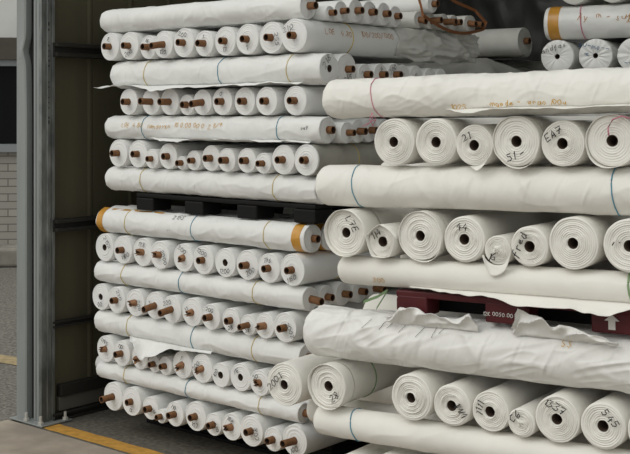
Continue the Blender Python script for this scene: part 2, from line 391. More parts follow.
rowD3 = end_row([(107, 13.3, 'x', '1195', 't'), (123, 12.8, 't', '110', 't'), (141, 12, 'x'), (157, 8.5, 't', '0', 'r'), (168, 9.5, 't'), (181.5, 13.8, 'x', '1', 't'), (200, 14.6, 'x', '200', 'l'), (218, 12.2, 'h', '100', 'l'), (234.6, 14, 'h', '116', 'tl'), (252, 13, 'x', '20', 'tl')], Z['D3'], RN('sixth'), GR('sixth'))
rowD2 = end_row([(102, 13.2, 'h', '00', 'b'), (119, 13.3, 't', '220', 'tr'), (137, 13.6, 'x', '200', 'r'), (154.6, 13.8, 'l', '1', 'l'), (172, 13.8, 'l', '220', 'tl'), (191, 14.2, 'x', '11', 'l'), (209, 13, 't', '200', 't'), (227.6, 12.3, 't', '28', 'b'), (246, 10.5, 'l', '28', 'b'), (259, 13, 'x'), (283.5, 15, 't', '2002', 'r')], Z['D2'], RN('fifth'), GR('fifth'))
rowD1 = end_row([(104.7, 14.0, 'h', '2152', 'tr'), (121.7, 14.1, 't', '1100', 'br'), (139.5, 14.2, 'x', '198', 't'), (158.5, 14.1, 'x', '2000', 'r'), (184, 14.2, 'x', '200', 't'), (205, 14.6, 't', '1200', 't'), (223, 14.5, 'h', '1200', 'b'), (246, 15, 't', '200', 'br'), (268, 14.8, 't', '196', 't'), (289, 16.2, 't', '1160', 'b')], Z['D1'], RN('fourth'), GR('fourth'))
rowC = end_row([(120.5, 13.8, 't'), (138, 13.8, 't'), (152, 9.8, 't'), (167, 13, 't'), (178, 7.0, 't'), (190, 10, 't'), (207, 13, 't'), (227, 12, 't'), (246, 12.5, 't'), (265, 10.5, 't'), (282, 15, 't'), (305, 15.8, 't')], Z['C'], RN('third'), GR('third'))
rowB = end_row([(129, 13.3, 't'), (151, 13.4, 'l'), (169, 13.4, 'l'), (184, 10.5, 't'), (200, 13, 'l'), (221, 13.8, 't', '0', 't'), (243, 14.2, 't'), (266.5, 14.4, 't'), (293, 14.9, 't')], Z['B'], RN('second'), GR('second'))
rowA = end_row([(113, 14, 't', '1L', 't'), (132, 14, 't', '200', 'b'), (149, 12, 't', '16', 't'), (166, 13.8, 'l', '100', 'b'), (184, 14.6, 't', '200', 't'), (202, 13, 't', '1', 't'), (219, 14.6, 't', '12', 'b'), (245, 15.5, 't', '1', 'b'), (267, 16, 't', '255', 'r'), (289, 16.9, 't', '2112', 'tl')], Z['A'], RN('top'), GR('top'))

GF = 'rolls lying across the front of the left stack'
def LB(desc, w): return f'{desc}, lying across left stack {w}'
L0 = lying(101.5, 309, Z['L0'], .062, LB('white fabric roll with wrinkled end', 'on its top row'), GF)
L1 = lying(112.5, 330, Z['L1'], .0725, LB('white fabric roll with thrown-out flap', 'above its second row'), GF)
L2 = lying(106.5, 328.5, Z['L2'], .0635, LB('white fabric roll with orange handwriting', 'above its third row'), GF)
L3 = lying(107, 324, Z['L3'], .0648, LB('furrowed white fabric roll', 'on the black pallet'), GF)
T = lying(98, 313.5, Z['T'], .0675, LB('white fabric roll with amber tape bands', 'under the black pallet'), GF)
LD1 = lying(95.6, 311, Z['LD1'], .058, LB('smooth white fabric roll', 'between its fourth and fifth rows'), GF)
LD2 = lying(96, 308, Z['LD2'], .0625, LB('wrinkled white fabric roll', 'between its fifth and sixth rows'), GF)
LD3 = lying(97, 305, Z['LD3'], .0475, LB('thin white fabric roll', 'just above its bottom row'), GF)
for r_, k in ((L0, 't'), (L1, 'd'), (L2, 't'), (L3, 't'), (T, 't'), (LD1, 'l'), (LD2, 't'), (LD3, 't')): add_core(r_, k)
add_end_text(L1, '218', 'tl', size=.03)
for r_, ls in ((L1, ((143, 'yellow'), (217, 'blue'), (286, 'yellow'))), (L2, ((141, 'blue'), (276, 'blue'))), (L3, ((139.5, 'yellow'), (272, 'yellow'))), (T, ((124, 'yellow'), (190, 'blue'), (263, 'yellow'))), (LD1, ((120.5, 'yellow'), (178, 'blue'), (252, 'yellow'))), (LD2, ((126, 'yellow'), (190, 'blue'), (251, 'yellow'))), (LD3, ((123, 'yellow'), (185, 'blue'), (258, 'yellow')))):
    for px, c in ls: add_string(r_, r_.py(px), c, r=.0022 if c == 'blue' else .0019)
add_side_text(L2, 'LOE  4.80   Mandarxn  10 0.00 00 0  2 8/9', L2.py(169), math.radians(168), 'orange', .0235, w=.0026)
add_side_text(L2, 'ou7', L2.py(304), math.radians(172), 'black', .016, w=.0025)
add_side_text(T, '2155', T.py(175), math.radians(128), 'black', .026)
add_side_text(T, '.. .', T.py(168), math.radians(188), 'black', .012)
LT = T.L
add_band(T, LT - .070, LT - .024, 'tape'); add_band(T, .026, .078, 'tape'); add_band(T, LT - .5, LT - .1, 'tape', .001, math.radians(96), math.radians(112))
add_flap(L1, [(L1.py(300), .02, 0), (L1.py(270), .055, 4), (L1.py(200), .07, 12), (L1.py(165), .085, 20), (L1.py(140), .06, 5), (L1.py(120), .07, 2), (L1.py(112), .065, 4), (L1.py(101), .085, 6)], th0=238)
add_flap(L2, [(L2.py(308), .03, 5), (L2.py(260), .05, 0), (L2.py(225), .06, -6), (L2.py(200), .055, 0), (L2.py(185), .09, 12), (L2.py(170), .06, 6), (L2.py(148), .02, 0)], th0=238)
add_flap(LD2, [(LD2.py(210), .02, 10), (LD2.py(178), .06, 12), (LD2.py(157), .10, 38), (LD2.py(146), .115, 55), (LD2.py(136), .06, 10), (LD2.py(127), .01, -20)], th0=232)

# right flank of the left stack: ends of the rolls lying behind the front ones
GS = 'rolls lying behind the front ones of the left stack'
FB = lambda a, w: f'{a}, lying behind {w}'
f0 = followers(L0, Z['L0'], [.034, .048, .056, .056, .056, .052], [.05, .05, .055, .05, .05, .04], ['t'] * 6,
    ['narrow white roll tucked directly behind the topmost front roll of the left stack', "second white roll behind the left stack's topmost front roll, brown core showing", "third white roll behind the left stack's topmost front roll, brown core showing",
     "fourth white roll behind the left stack's topmost front roll, brown core showing", "fifth white roll behind the left stack's topmost front roll, brown core showing", "last white roll behind the left stack's topmost front roll, beside the belted bundle"], GS, texts=[None, None, None, ('2', 'tr'), None, None])
f1 = followers(L1, Z['L1'], [.074, .052, .054, .057, .055, .055, .05, .05], [-.02, -.01, .0, .0, -.03, -.03, -.02, -.02], ['t', 't', 't', 't', None, None, None, None],
    ['white roll numbered 245 beside the wide end marked 218', 'second roll past the end marked 218 on the left stack, number by its core', 'third roll past the end marked 218 on the left stack, short brown core',
     'fourth roll past the end marked 218 on the left stack, scribble above core', 'fifth roll past the end marked 218 on the left stack, coreless end', 'sixth roll past the end marked 218 on the left stack, coreless end',
     'seventh roll past the end marked 218, deep on the left stack', 'eighth roll past the end marked 218, deepest on the left stack'], GS, texts=[('245', 'b'), ('2', 'l'), ('4', 't'), ('200', 'tl'), None, None, None, None])
f2 = followers(L2, Z['L2'], [.05, .055, .058, .056], [.02, .0, -.02, -.02], ['t', 't', 't', 't'],
    ['small roll with brown core, just behind the roll with orange handwriting', 'second roll behind the one with orange handwriting on the left stack', 'third roll behind the one with orange handwriting on the left stack', 'fourth roll behind the one with orange handwriting on the left stack'], GS)
fT = followers(T, Z['T'], [.066, .062, .062], [.0, -.03, -.02], ['h', 't', 't'],
    ['amber-taped white roll directly behind the front taped roll', 'second roll behind the front taped roll under the black pallet', 'third roll behind the front taped roll under the black pallet'], GS)
add_band(fT[0], .02, .09)
fd = followers(LD1, Z['LD1'], [.054, .056, .056, .056], [.0, .01, .02, .02], ['t', 't', 't', 'l'],
    [f'{w} white roll end behind the front, in gap below the big creased-end roll'.replace('big creased-end roll', 'hanging cloth tail') for w in ('first', 'second', 'third', 'fourth')], GS)
fd3 = followers(LD3, Z['LD3'], [.047, .047], [-.01, -.02], ['t', 't'], ['thin roll hidden behind the thin roll above the bottom row of the left stack', 'thin roll furthest behind the thin roll above the bottom row of the left stack'], GS)
f3 = followers(L3, Z['L3'], [.064, .064, .064], [-.03, -.03, -.03], ['t', 't', 't'], ['first roll behind the furrowed roll on the black pallet', 'second roll behind the furrowed roll on the black pallet', 'third roll behind the furrowed roll on the black pallet'], GS)

a10 = rowA[-1]
add_string(a10, .34, 'yellow', .0026); add_string(a10, .92, 'paleblue', .0026)
add_side_text(a10, 'LOE   4.80     100/200/1200    10.00 00 0   2 8/9', .60, math.radians(14), 'dark_orange', .026, sgn=1)
bm = bmesh.new(); rows = []                                        # loose crumpled film hanging over the flank of the last top-row roll
for i in range(91):
    y = .70 + (a10.L + .10 - .70) * i / 90; row = []
    for j in range(41):
        t = math.radians(74 - 128 * j / 40); k = (1 - abs(nz(y * 4 + t * .8, t * 1.4 - y * 2, 3.1))) ** 4; k2 = (1 - abs(nz(y * 8 - t * 1.5, t * 2.4 + y * 3, 8.1))) ** 4
        q = a10.R + .004 + (.034 * k + .014 * k2) * min(1, i / 25) * min(1, (j + 2) / 10); row.append(Vector((q * math.cos(t), y + .05 * nz(t * 1.5, 2, 2) * (i == 0), min(a10.R * .985, q * math.sin(t)))))
    rows.append(row)
grid(bm, rows); fs = obj('film_cover', bm, 'greyfab', a10.ob); so_ = fs.modifiers.new('thickness', 'SOLIDIFY'); so_.thickness = .0012; so_.offset = 1
add_band(rowC[-1], .012, 1.25, 'greyfilm')
add_string(rowC[-1], .30, 'yellow'); add_string(rowD1[-1], .28, 'yellow')

# pallets
def pallet(name, x0, x1, y0, y1, z0, z1, material, label, matrix=None, deck=.03, nx=4, bw=.13):
    e = bpy.data.objects.new(name, None); C.objects.link(e); e.location = ((x0 + x1) / 2, (y0 + y1) / 2, z0)
    if matrix is not None: e.matrix_world = matrix @ Matrix.Translation(e.location)
    w, d, h = (x1 - x0) / 2, (y1 - y0) / 2, z1 - z0
    obj('deck', boxes((-w, w, -d, d, h - deck, h), bev=.006), material, e, smooth=False)
    for i in range(nx):
        for j in range(3):
            cx = -w + bw / 2 + (2 * w - bw) * i / (nx - 1); cy = -d + bw / 2 + (2 * d - bw) * j / 2
            obj('foot_block', boxes((cx - bw / 2, cx + bw / 2, cy - bw / 2, cy + bw / 2, .0 if h < .1 else .018, h - deck - .0005), bev=.008), material, e, smooth=False)
    if h >= .1:
        for j in range(3):
            cy = -d + bw / 2 + (2 * d - bw) * j / 2
            obj('runner', boxes((-w, w, cy - bw / 2, cy + bw / 2, 0, .0175), bev=.004), material, e, smooth=False)
    tag(e, label, 'pallet'); return e
pallet('plastic_pallet', hit_y(139, YF + .05), hit_y(318, YF + .05), YF + .03, YF + 1.42, Z['p1'] + .001, Z['L3'] - .001, 'blackp', 'black plastic pallet carrying the upper half of the left stack', deck=.022)
pallet('plastic_pallet', -4.72, -3.42, YF + .26, YF + 1.34, 0, Z['p0'], 'blackp', 'black pallet on the floor under the bottom row of the left stack', deck=.03)

# belted bundle of long-cored tubes on the back of the top layer
xb = -3.27; yb = 4.75
bl = [.044, .043, .042, .042, .042, .046]; ends = []; pr = .055
for i, r in enumerate(bl):
    yb += (2 * math.sqrt(pr * r) if i else .02) * 1.02; pr = r
    ro = make_roll(r / 1.006, 1.4, seed(), 'greyfab', nseg=32, ny=8, ring=.0012, turns=4, rc=.0165, lump=.01)
    ro.ob.location = (xb + rnd.uniform(-.02, .02) - (.05 if i < 2 else 0), yb, Z['L0'] + r); ro.ob.rotation_euler = (0, 0, PI / 2)
    add_core(ro, 'l', .045 + .022 * (i in (1, 2, 5)))
    tag(ro.ob, f'slim grey-white roll, {["nearest", "second", "third", "fourth", "fifth", "farthest"][i]} in the bundle belted with brown webbing', 'fabric roll', 'slim rolls in the belted bundle'); ends.append((yb, r))
ro = make_roll(.044, 1.4, seed(), 'cool', nseg=36, ny=8, ring=.0012, turns=4, rc=.0165)
ro.ob.location = (xb + .0, (ends[0][0] + ends[1][0]) / 2, Z['L0'] + .0435 + math.sqrt((.0885) ** 2 - .045 ** 2) + .003); ro.ob.rotation_euler = (0, 0, PI / 2)
add_core(ro, 't'); tag(ro.ob, 'white roll riding on top of the belted bundle of slim rolls', 'fabric roll')
bm = bmesh.new(); n = 40; xs_ = xb - .10
ya_, yb_ = ends[0][0] - .075, ends[-1][0] + .055; zc = Z['L0'] + .034
path = [(xs_, ya_ - .06, zc + .22), (xs_, ya_ - .025, zc + .10), (xs_, ya_, zc + .02)]
path = [(xs_ + .13, ya_ - .01 + (yb_ - ya_) * k / 12, zc + .02 - .05 * math.sin(PI * k / 12) - .034 * k / 12) for k in range(13)]
path = [(xs_, ends[0][0] + .05, zc + .245), (xs_ + .05, ya_ + .05, zc + .14), (xs_ + .10, ya_ + .01, zc + .08), (xs_ + .125, ya_ - .005, zc + .02)] + path + [(xs_ + .12, yb_ + .022, zc + .02), (xs_ + .08, yb_ - .02, zc + .085), (xs_ + .04, yb_ - .15, zc + .125), (xs_, ends[2][0], zc + .20), (xs_, ends[0][0] + .052, zc + .244)]
rows = []
for i, p in enumerate(path):
    p = Vector(p); t = (Vector(path[min(i + 1, len(path) - 1)]) - Vector(path[max(i - 1, 0)])).normalized()
    side = Vector((.35, 0, .94)); side = (side - t * side.dot(t)).normalized(); nn = t.cross(side)
    rows.append([p - side * .008, p + side * .008, p + side * .008 + nn * .0025, p - side * .008 + nn * .0025])
vs = grid(bm, rows, True); bm.faces.new(vs[0][::-1]); bm.faces.new(vs[-1])
tag(obj('webbing_strap', bm, 'belt', smooth=False), 'brown webbing strap slung around the bundle of slim rolls', 'strap')

# ------------------------------------------------------------------ wrapped loads behind
def wrapped(name, x0, x1, y0, y1, z1, material, label, seedv, amp=.05, z0=.14, pal=True):
    e = bpy.data.objects.new(name, None); C.objects.link(e); e.location = ((x0 + x1) / 2, (y0 + y1) / 2, 0)
    w, d, h = (x1 - x0) / 2, (y1 - y0) / 2, z1 - z0
    bm = bmesh.new(); bmesh.ops.create_cube(bm, size=2); bmesh.ops.subdivide_edges(bm, edges=bm.edges, cuts=36, use_grid_fill=True)
    for v in bm.verts:
        p = v.co.copy(); q = Vector([math.copysign(abs(c) ** 1, c) for c in p])
        L = (abs(q.x) ** 8 + abs(q.y) ** 8 + abs(q.z) ** 8) ** (1 / 8); q /= L
        P = Vector((q.x * w, q.y * d, (q.z + 1) * h / 2)); nrm = Vector((q.x ** 7, q.y ** 7, q.z ** 7)).normalized()
        a = (1 - abs(nz(P.x * 3 + P.z * 2 + seedv, P.y * 3, P.z * 4.5))) ** 5
        b = (1 - abs(nz(P.x * 7 - seedv, P.y * 7 + P.z * 4, P.z * 7))) ** 5
        v.co = P - nrm * amp * (1.0 - a * .6 - b * .4)
        v.co.z += z0
    obj('film_wrap', bm, material, e)
    obj('pallet_base', boxes((-w * .95, w * .95, -d * .95, d * .95, .1, .14), *[(-w * .95 + k * w * .87, -w * .95 + k * w * .87 + .14, -d * .95, d * .95, 0, .0995) for k in range(3)]), 'wood', e, smooth=False)
    return tag(e, label, 'wrapped load')
zb = 2.02
wrapped('wrapped_load', -5.02, -3.30, YF + 1.52, YF + 3.0, zb, 'greywrap', 'grey film-wrapped load standing behind the left stack', 3.3, .06)
wrapped('wrapped_load', -3.22, -1.7, 5.5, 6.95, 1.885, 'greywrap', 'grey film-wrapped load under the plastic-covered rolls at the back', 8.1, .04)
wrapped('wrapped_load', -5.02, -3.4, 7.05, 8.35, 3.0, 'darkwrap', 'tall dark film-wrapped load at the very back on the left', 5.7, .10)
wrapped('wrapped_load', -3.3, -1.6, 7.1, 8.35, 3.0, 'darkwrap', 'tall dark film-wrapped load at the very back, beside the other tall load', 11.7, .10)
for i, (px, py, d, r, kd, mt, lab) in enumerate([(522, 42, 6.62, .079, 't', 'greyfab', 'grey-white roll with brown core, nearest of three on the grey load'), (535, 44, 6.95, .07, 't', 'greyfab', 'grey-white roll with brown core, middle of three on the grey load'), (541, 40, 7.15, .08, None, 'film', 'roll without core, farthest of three on the grey load')]):
    p = at(px, py, d); ro = make_roll(r, 1.5, seed(), mt, nseg=48, ny=12, ring=.001, turns=5, rc=.019)
    ro.ob.location = (p.x, YF + 1.52 + .42 + i * .163, zb - .004 + r); ro.ob.rotation_euler = (0, 0, PI / 2)
    if kd: add_core(ro, kd, .03)
    tag(ro.ob, lab, 'fabric roll', 'rolls on the grey load')

# ------------------------------------------------------------------ right stack
AR = math.radians(55.3); S_, C_ = math.sin(AR), math.cos(AR)
D0 = 4.34; U0 = (395 - 315) / FOC
Rv, Fv = Vector((SA, CA, 0)), Vector((-CA, SA, 0))
E1 = Rv * S_ - Fv * C_; E2 = Rv * C_ + Fv * S_
def t_right(px):
    u = (px - 315) / FOC; r0 = U0 * D0
    return (u * D0 - r0) / (S_ + C_ * u)
def s_right(px): return FOC / (D0 - C_ * t_right(px))
T450 = t_right(450); TAU = .0195
O = Fv * D0 + Rv * (U0 * D0)
e1t = (E1 + Vector((0, 0, TAU))).normalized(); zt = e1t.cross(E2).normalized()
MR = Matrix(((e1t.x, E2.x, zt.x, 0), (e1t.y, E2.y, zt.y, 0), (e1t.z, E2.z, zt.z, 0), (0, 0, 0, 1)))
ORG = O + E1 * T450 + Vector((0, 0, H))
MR = Matrix.Translation(ORG) @ MR                                  # local: x along the front, y into the stack, z up, 0 at eye height
def place(ro, x, y, z, rz=0): ro.ob.matrix_world = MR @ Matrix.Translation((x, y, z)) @ Matrix.Rotation(rz, 4, 'Z')
def end_row_right(rows, base, rowname, group, rmax=1):
    xs = [t_right(e[0]) - T450 for e in rows]; rs = [min(rmax, .955 * e[1] / s_right(e[0])) for e in rows]; xs = relax(xs, rs, 1.008); out = []
    for i, (e, x, r) in enumerate(zip(rows, xs, rs)):
        stuffed = e[2] == 'n'
        if e[0] == 383: r *= .89
        ro = make_roll(r / 1.008, 1.35 - rnd.uniform(0, .05), seed(), 'cream' if not (len(e) > 5 and e[5]) else e[5], nseg=72, ny=26, lump=.014, crease=.0012, kf=(10, 4), cap=1.008, ring=e[6] if len(e) > 6 else .0042, turns=rnd.choice([7, 8, 9]), rc=.0195, hole=not stuffed, edge=.007, cone=-.004 if i % 2 else .006)
        place(ro, x - (.02 if e[0] == 283 else 0), rnd.uniform(-.006, .012), base + r - (.022 if e[0] == 283 else 0))
        if not stuffed: add_core(ro, 'd')
        if len(e) > 3 and e[3]: add_end_text(ro, e[3], e[4], size=.026, w=.0038)
        tag(ro.ob, f'cream fabric roll, {"stuffed end, " if stuffed else ""}{ordinal(i, len(rows))} in {rowname}', 'fabric roll', group); out.append(ro)
    return out
ZR = dict(R1=-.198, RL1=-.018, RL2=-.366, R2=-.55, RL3=-.668, p=-.763, RL4=-.975, R3=-1.152, RL5=-1.277, R5=-1.467)
def lying_right(px_left, base, r, label, L=1.75, **kw):
    k = dict(nseg=110, ny=240, lump=.02, crease=.004, ring=.003, turns=8, rc=.0195, back=.03, cap=1.02); mt = kw.pop('material', 'cream'); k.update(kw)
    x0 = t_right(px_left) - T450; ro = make_roll(r / 1.02, L, seed(), mt, **k)
    place(ro, x0 + L, r * .95, base + r, PI / 2); ro.x0 = x0
    ro.py = lambda px: L - (t_right(px) - T450 - x0)
    add_core(ro, 'd'); tag(ro.ob, label, 'fabric roll', 'rolls lying across the right stack'); return ro
RR = lambda w: f"right stack's {w} row of ends"
R1 = end_row_right([(393.5, 25.4, 'h'), (434.5, 25, 'h'), (472, 22, 'h', '21', 'tl'), (516.5, 26.8, 'h', '51 -', 'b'), (560, 24.6, 'h', 'EA7', 'tl'), (611, 28.6, 'h', None, None, None, .0022)], ZR['R1'], RR('upper'), "roll ends in the right stack's upper row", .0895)
R2 = end_row_right([(346, 24.5, 'h', 'L7E', 'tr'), (383, 19.5, 'h', '114', 'tl'), (419, 26, 'h'), (460, 24.5, 'h', '44', 't'), (494, 15.5, 'n', '16', 'bl'), (524, 21.5, 'h', 'fred', 'l'), (567, 28, 'h'), (627, 29.5, 'h', '-.', 'l')], ZR['R2'], RR('middle'), "roll ends in the right stack's middle row", .0915)
R3 = end_row_right([(283, 24.0, 'h', '2001', 'l'), (324, 23.2, 'h', '28', 'br'), (410, 25.5, 'h', None, None, None, .005), (450, 22, 'h', '1MM', 'r'), (484, 21.5, 'h', '1111', 'l'), (515.7, 15.5, 'n', 'C6', 'tl'), (550, 25, 'h', '1337', 't'), (594, 25, 'h', '545', 'tr'), (636, 25, 'h', '11', 'l')], ZR['R3'], RR('lower'), "roll ends in the right stack's lower row", .088)
R5 = end_row_right([(345, 20, 'n'), (378, 23, 'n'), (417, 23, 'h'), (460, 23, 'h'), (505, 24, 'h'), (550, 25, 'h'), (598, 26, 'h')], ZR['R5'], RR('bottom'), "roll ends in the right stack's bottom row", .0945)
CW = lambda d, w: f'{d}, lying across right stack {w}'
RL1 = lying_right(319.5, ZR['RL1'], .080, CW('creased cream roll with pink string', 'on its upper row'), crease=.004, kf=(12, 7), fine=.5, material='crease')
RL2 = lying_right(311.5, ZR['RL2'], .084, CW('cream roll with blue strings', 'between upper and middle rows'), crease=.003, kf=(9, 5), skew=.6, material='crease')
RL3 = lying_right(332, ZR['RL3'], .0588, CW('plain cream roll with tucked tail', 'on the red pallet'), crease=.002, kf=(7, 3))
RL4 = lying_right(297, ZR['RL4'], .1055, CW('fat crumpled cream roll', 'beneath the red pallet'), crease=.011, kf=(8, 5), skew=1.1, fine=.4, nseg=150, ny=330, material='crumple', cap=1.0)
RL5 = lying_right(305.5, ZR['RL5'], .0622, CW('cream roll with blue string', 'under its lower row'), crease=.003, kf=(8, 4))
add_string(RL1, RL1.py(371), 'pink', .0022, .012); add_string(RL2, RL2.py(351), 'blue', .0022, .01); add_string(RL2, RL2.py(610), 'blue', .0024, .006); add_string(RL5, RL5.py(346), 'blue', .0024, .012); add_string(RL3, RL3.py(626), 'green', .004, .01)
add_string(R3[1], .22, 'green', .003)
add_side_text(RL1, 'mande -  urao 100u', RL1.py(527), math.radians(208), 'orange', .020, w=.0026)
add_side_text(RL1, '1025', RL1.py(457), math.radians(214), 'orange', .020, w=.0026)
add_side_text(RL3, '200', RL3.py(375), math.radians(205), 'orange', .020, w=.0024)
add_side_text(RL4, 'SS', RL4.py(560), math.radians(140), 'orange', .024, w=.0026, off=.005)
add_side_text(RL4, '/  // /  / //', RL4.py(397), math.radians(140), 'black', .04, w=.0016, off=.004, jit=.25)
# loose cloth
add_flap(RL1, [(RL1.py(640), .062, 0), (RL1.py(600), .062, 2), (RL1.py(560), .066, 5), (RL1.py(520), .068, 6), (RL1.py(497), .066, 4), (RL1.py(475), .07, 14), (RL1.py(445), .01, 20)], th0=222, wob=.006)
add_flap(RL3, [(RL3.py(640), .05, 15), (RL3.py(605), .075, 32), (RL3.py(560), .068, 22), (RL3.py(520), .07, 30), (RL3.py(497), .05, 15), (RL3.py(470), .035, 12), (RL3.py(405), .012, 10)], th0=228, wob=.012)
add_flap(RL4, [(RL4.py(472), .03, -72), (RL4.py(465), .07, -72), (RL4.py(450), .045, -75), (RL4.py(425), .06, -70), (RL4.py(415), .08, -68), (RL4.py(400), .075, -68), (RL4.py(382), .02, -65)], th0=135, wob=.012, curl=.022, nv=140, nu=14)
add_flap(RL4, [(RL4.py(612), .02, -60), (RL4.py(590), .04, -60), (RL4.py(575), .055, -60), (RL4.py(562), .062, -66), (RL4.py(550), .05, -68), (RL4.py(540), .09, -66), (RL4.py(526), .085, -72), (RL4.py(517), .10, -74), (RL4.py(508), .03, -72)], th0=135, wob=.014, curl=.026, nv=140, nu=14)
for k_, (y_, r_) in enumerate(((.26, .060), (.62, .060), (.97, .060))):
    ro = make_roll(r_ / 1.01, 1.9, seed(), 'cream', nseg=48, ny=16, lump=.01, cap=1.01); place(ro, RL5.x0 - .17 + 1.9, y_ , ZR['R3'] - .025 - r_, PI / 2)
    tag(ro.ob, ['first', 'second', 'third'][k_] + " cream roll hidden behind the roll with blue string under the right stack's lower row", 'fabric roll', 'hidden rolls under the lower row of the right stack')
for rl_, base_, r_, what in ((RL2, 'RL2', .084, 'cream roll with two blue strings'), (RL3, 'RL3', .0588, 'plain cream roll on the red pallet'), (RL4, 'RL4', .1035, 'fat crumpled roll beneath the red pallet')):
    for k_, y_ in enumerate((.48, .92)):
        ro = make_roll(r_ / 1.01, 1.55, seed(), 'cream', nseg=56, ny=16, lump=.01, cap=1.01); place(ro, rl_.x0 + .04 + 1.55, y_, ZR[base_] + r_, PI / 2)
        tag(ro.ob, ['cream roll hidden midway behind the ', 'cream roll hidden at the back behind the '][k_] + what, 'fabric roll', 'hidden rolls lying inside the right stack')
# wrap collars on the middle row
def collar(ro, shape, y0=-.016, y1=.20, n=60):
    bm = bmesh.new(); rows = []
    for k in range(9):
        u = k / 8; y = y0 + (y1 - y0) * u
        rows.append([Vector((math.cos(t) * q, y + .004 * nz(math.cos(t) * 2, math.sin(t) * 2, ro.seed), math.sin(t) * q)) for t in [2 * PI * i / n for i in range(n)] for q in [ro.rf(t, max(0, y)) + .0015 + (shape(t) - 1) * ro.R * (1 - u) ** 1.5]])
    grid(bm, rows, True); f = obj('wrapper_collar', bm, ro.ob.data.materials[0], ro.ob)
    s = f.modifiers.new('thickness', 'SOLIDIFY'); s.thickness = .0022; s.offset = 1
def poly(n, ph, k=1.0):
    def f(t):
        a = (t - ph) % (2 * PI / n) - PI / n
        return 1 + k * (math.cos(PI / n) / math.cos(a) * 1.13 - 1.0)
    return f
collar(R2[1], poly(5, .35, .62))
collar(R2[0], lambda t: 1.0 + .06 * max(0, math.sin(t - 4.2)) ** 2, y1=.12)
collar(R2[2], lambda t: 1 + .11 * max(0, math.cos(t + PI / 2 - .45)) ** 6, y0=-.004, y1=.05)
collar(R1[3], lambda t: 1 + .10 * max(0, math.cos(t + PI / 2 - .3)) ** 4, y0=-.004, y1=.05)
collar(R1[5], lambda t: 1 + .10 * max(0, math.cos(t + PI / 2 + .6)) ** 6, y0=-.008, y1=.06)
collar(R3[1], lambda t: 1.02 + .015 * math.sin(5 * t) + .02 * math.sin(3 * t), y0=-.012, y1=.06)
# tail of cloth hanging under the small stuffed roll, and the lumpy tuck by its neighbour
def hang(ro, ths, ln, name='hanging_tail'):
    bm = bmesh.new(); rows = []
    for i in range(15):
        u = i / 14; t = math.radians(ths[0] + (ths[1] - ths[0]) * u); q = ro.rf(t, 0) + .001; l = ln * (min(1, u / .22) if u < .22 else 1 - .85 * (u - .22) / .78)
        rows.append([Vector((q * math.cos(t) + .25 * l * v, -.006 - .012 * v + .004 * nz(u * 4, v * 3, ro.seed), q * math.sin(t) - l * v)) for v in [j / 6 for j in range(7)]])
    grid(bm, rows); f = obj(name, bm, ro.ob.data.materials[0], ro.ob); s = f.modifiers.new('thickness', 'SOLIDIFY'); s.thickness = .002
hang(R2[4], (200, 350), .048); hang(R1[2], (265, 330), .018)
# stray pink string over the last upper roll, knot at the left one
bm = bmesh.new(); yy = R1[5].R
tube(bm, [(-.005, -.014, .2 * yy), (-.006, -.016, .5 * yy), (.01, -.016, .8 * yy), (.04, -.012, yy * .93), (.075, .0, yy * .80)], .003, 6); obj('tie_string', bm, 'pink', R1[5].ob)
bm = bmesh.new(); p0 = Vector((-.098, RL1.py(375), -.070)); k_ = random.Random(4)
for i in range(5): tube(bm, [p0 + Vector((0, 0, .012)), p0 + Vector((k_.uniform(-.015, .0), k_.uniform(-.03, .02), -.015)), p0 + Vector((k_.uniform(-.02, .0), k_.uniform(-.02, .04), -.04))], .0016, 5)
obj('frayed_knot', bm, 'pink', RL1.ob)

# red pallet with arrow and print
xl = t_right(390) - T450; xr_ = RL3.x0 + 1.78
ez = ZR['p']
e = pallet('plastic_pallet', xl, xr_, .02, 1.25, ez + .001, ZR['RL3'] - .001, 'redp', 'dark red plastic pallet with white arrow, inside the right stack', MR, deck=.026, nx=4, bw=.06)
w2 = (xr_ - xl) / 2; dd = (1.25 - .02) / 2
def local_x(px): return t_right(px) - T450 - (xl + xr_) / 2
def redblock(p0, p1): obj('side_panel', boxes((local_x(p0), local_x(p1), -dd - .001, -dd + .10, .002, .075), bev=.006), 'redp', e, smooth=False)
redblock(479, 521); redblock(585, 640); redblock(391, 421)
obj('gap_shade_strip', boxes((-w2 + .01, w2 - .01, -dd + .14, -dd + .2, .002, .0745)), 'blackp', e, smooth=False)  # added black strip, painted shade behind the pallet openings
bm = bmesh.new(); ax = local_x(606)
f_ = lambda a, b: Vector((ax + a, -dd - .004, .046 + b))
v = [bm.verts.new(f_(*q)) for q in [(-.012, -.03), (.012, -.03), (.012, 0), (.026, 0), (0, .021), (-.026, 0), (-.012, 0)]]
bm.faces.new(v); r_ = bmesh.ops.extrude_face_region(bm, geom=bm.faces[:]); bmesh.ops.translate(bm, vec=(0, .0025, 0), verts=[g for g in r_['geom'] if isinstance(g, bmesh.types.BMVert)])
obj('printed_arrow', bm, 'white_paint', e, smooth=False)
bm = bmesh.new(); ribbons(bm, strokes('12K 00SO.00', .0135, jit=.0, slant=0), .0024, lambda a, b: Vector((local_x(492) + a, -dd - .0035, .034 + b))); obj('printed_text', bm, 'white_paint', e, smooth=False)
xq = (xl + RL4.x0 + 1.75) / 2
pallet('plastic_pallet', t_right(335) - T450, RL5.x0 + 1.7, .1, 1.25, ZR['R5'] - .19, ZR['R5'] - .001, 'blackp', 'black pallet on the ground under the right stack', MR, deck=.03)
bm = bmesh.new(); a = MR @ Vector((xl, .0, ez + .085)); 
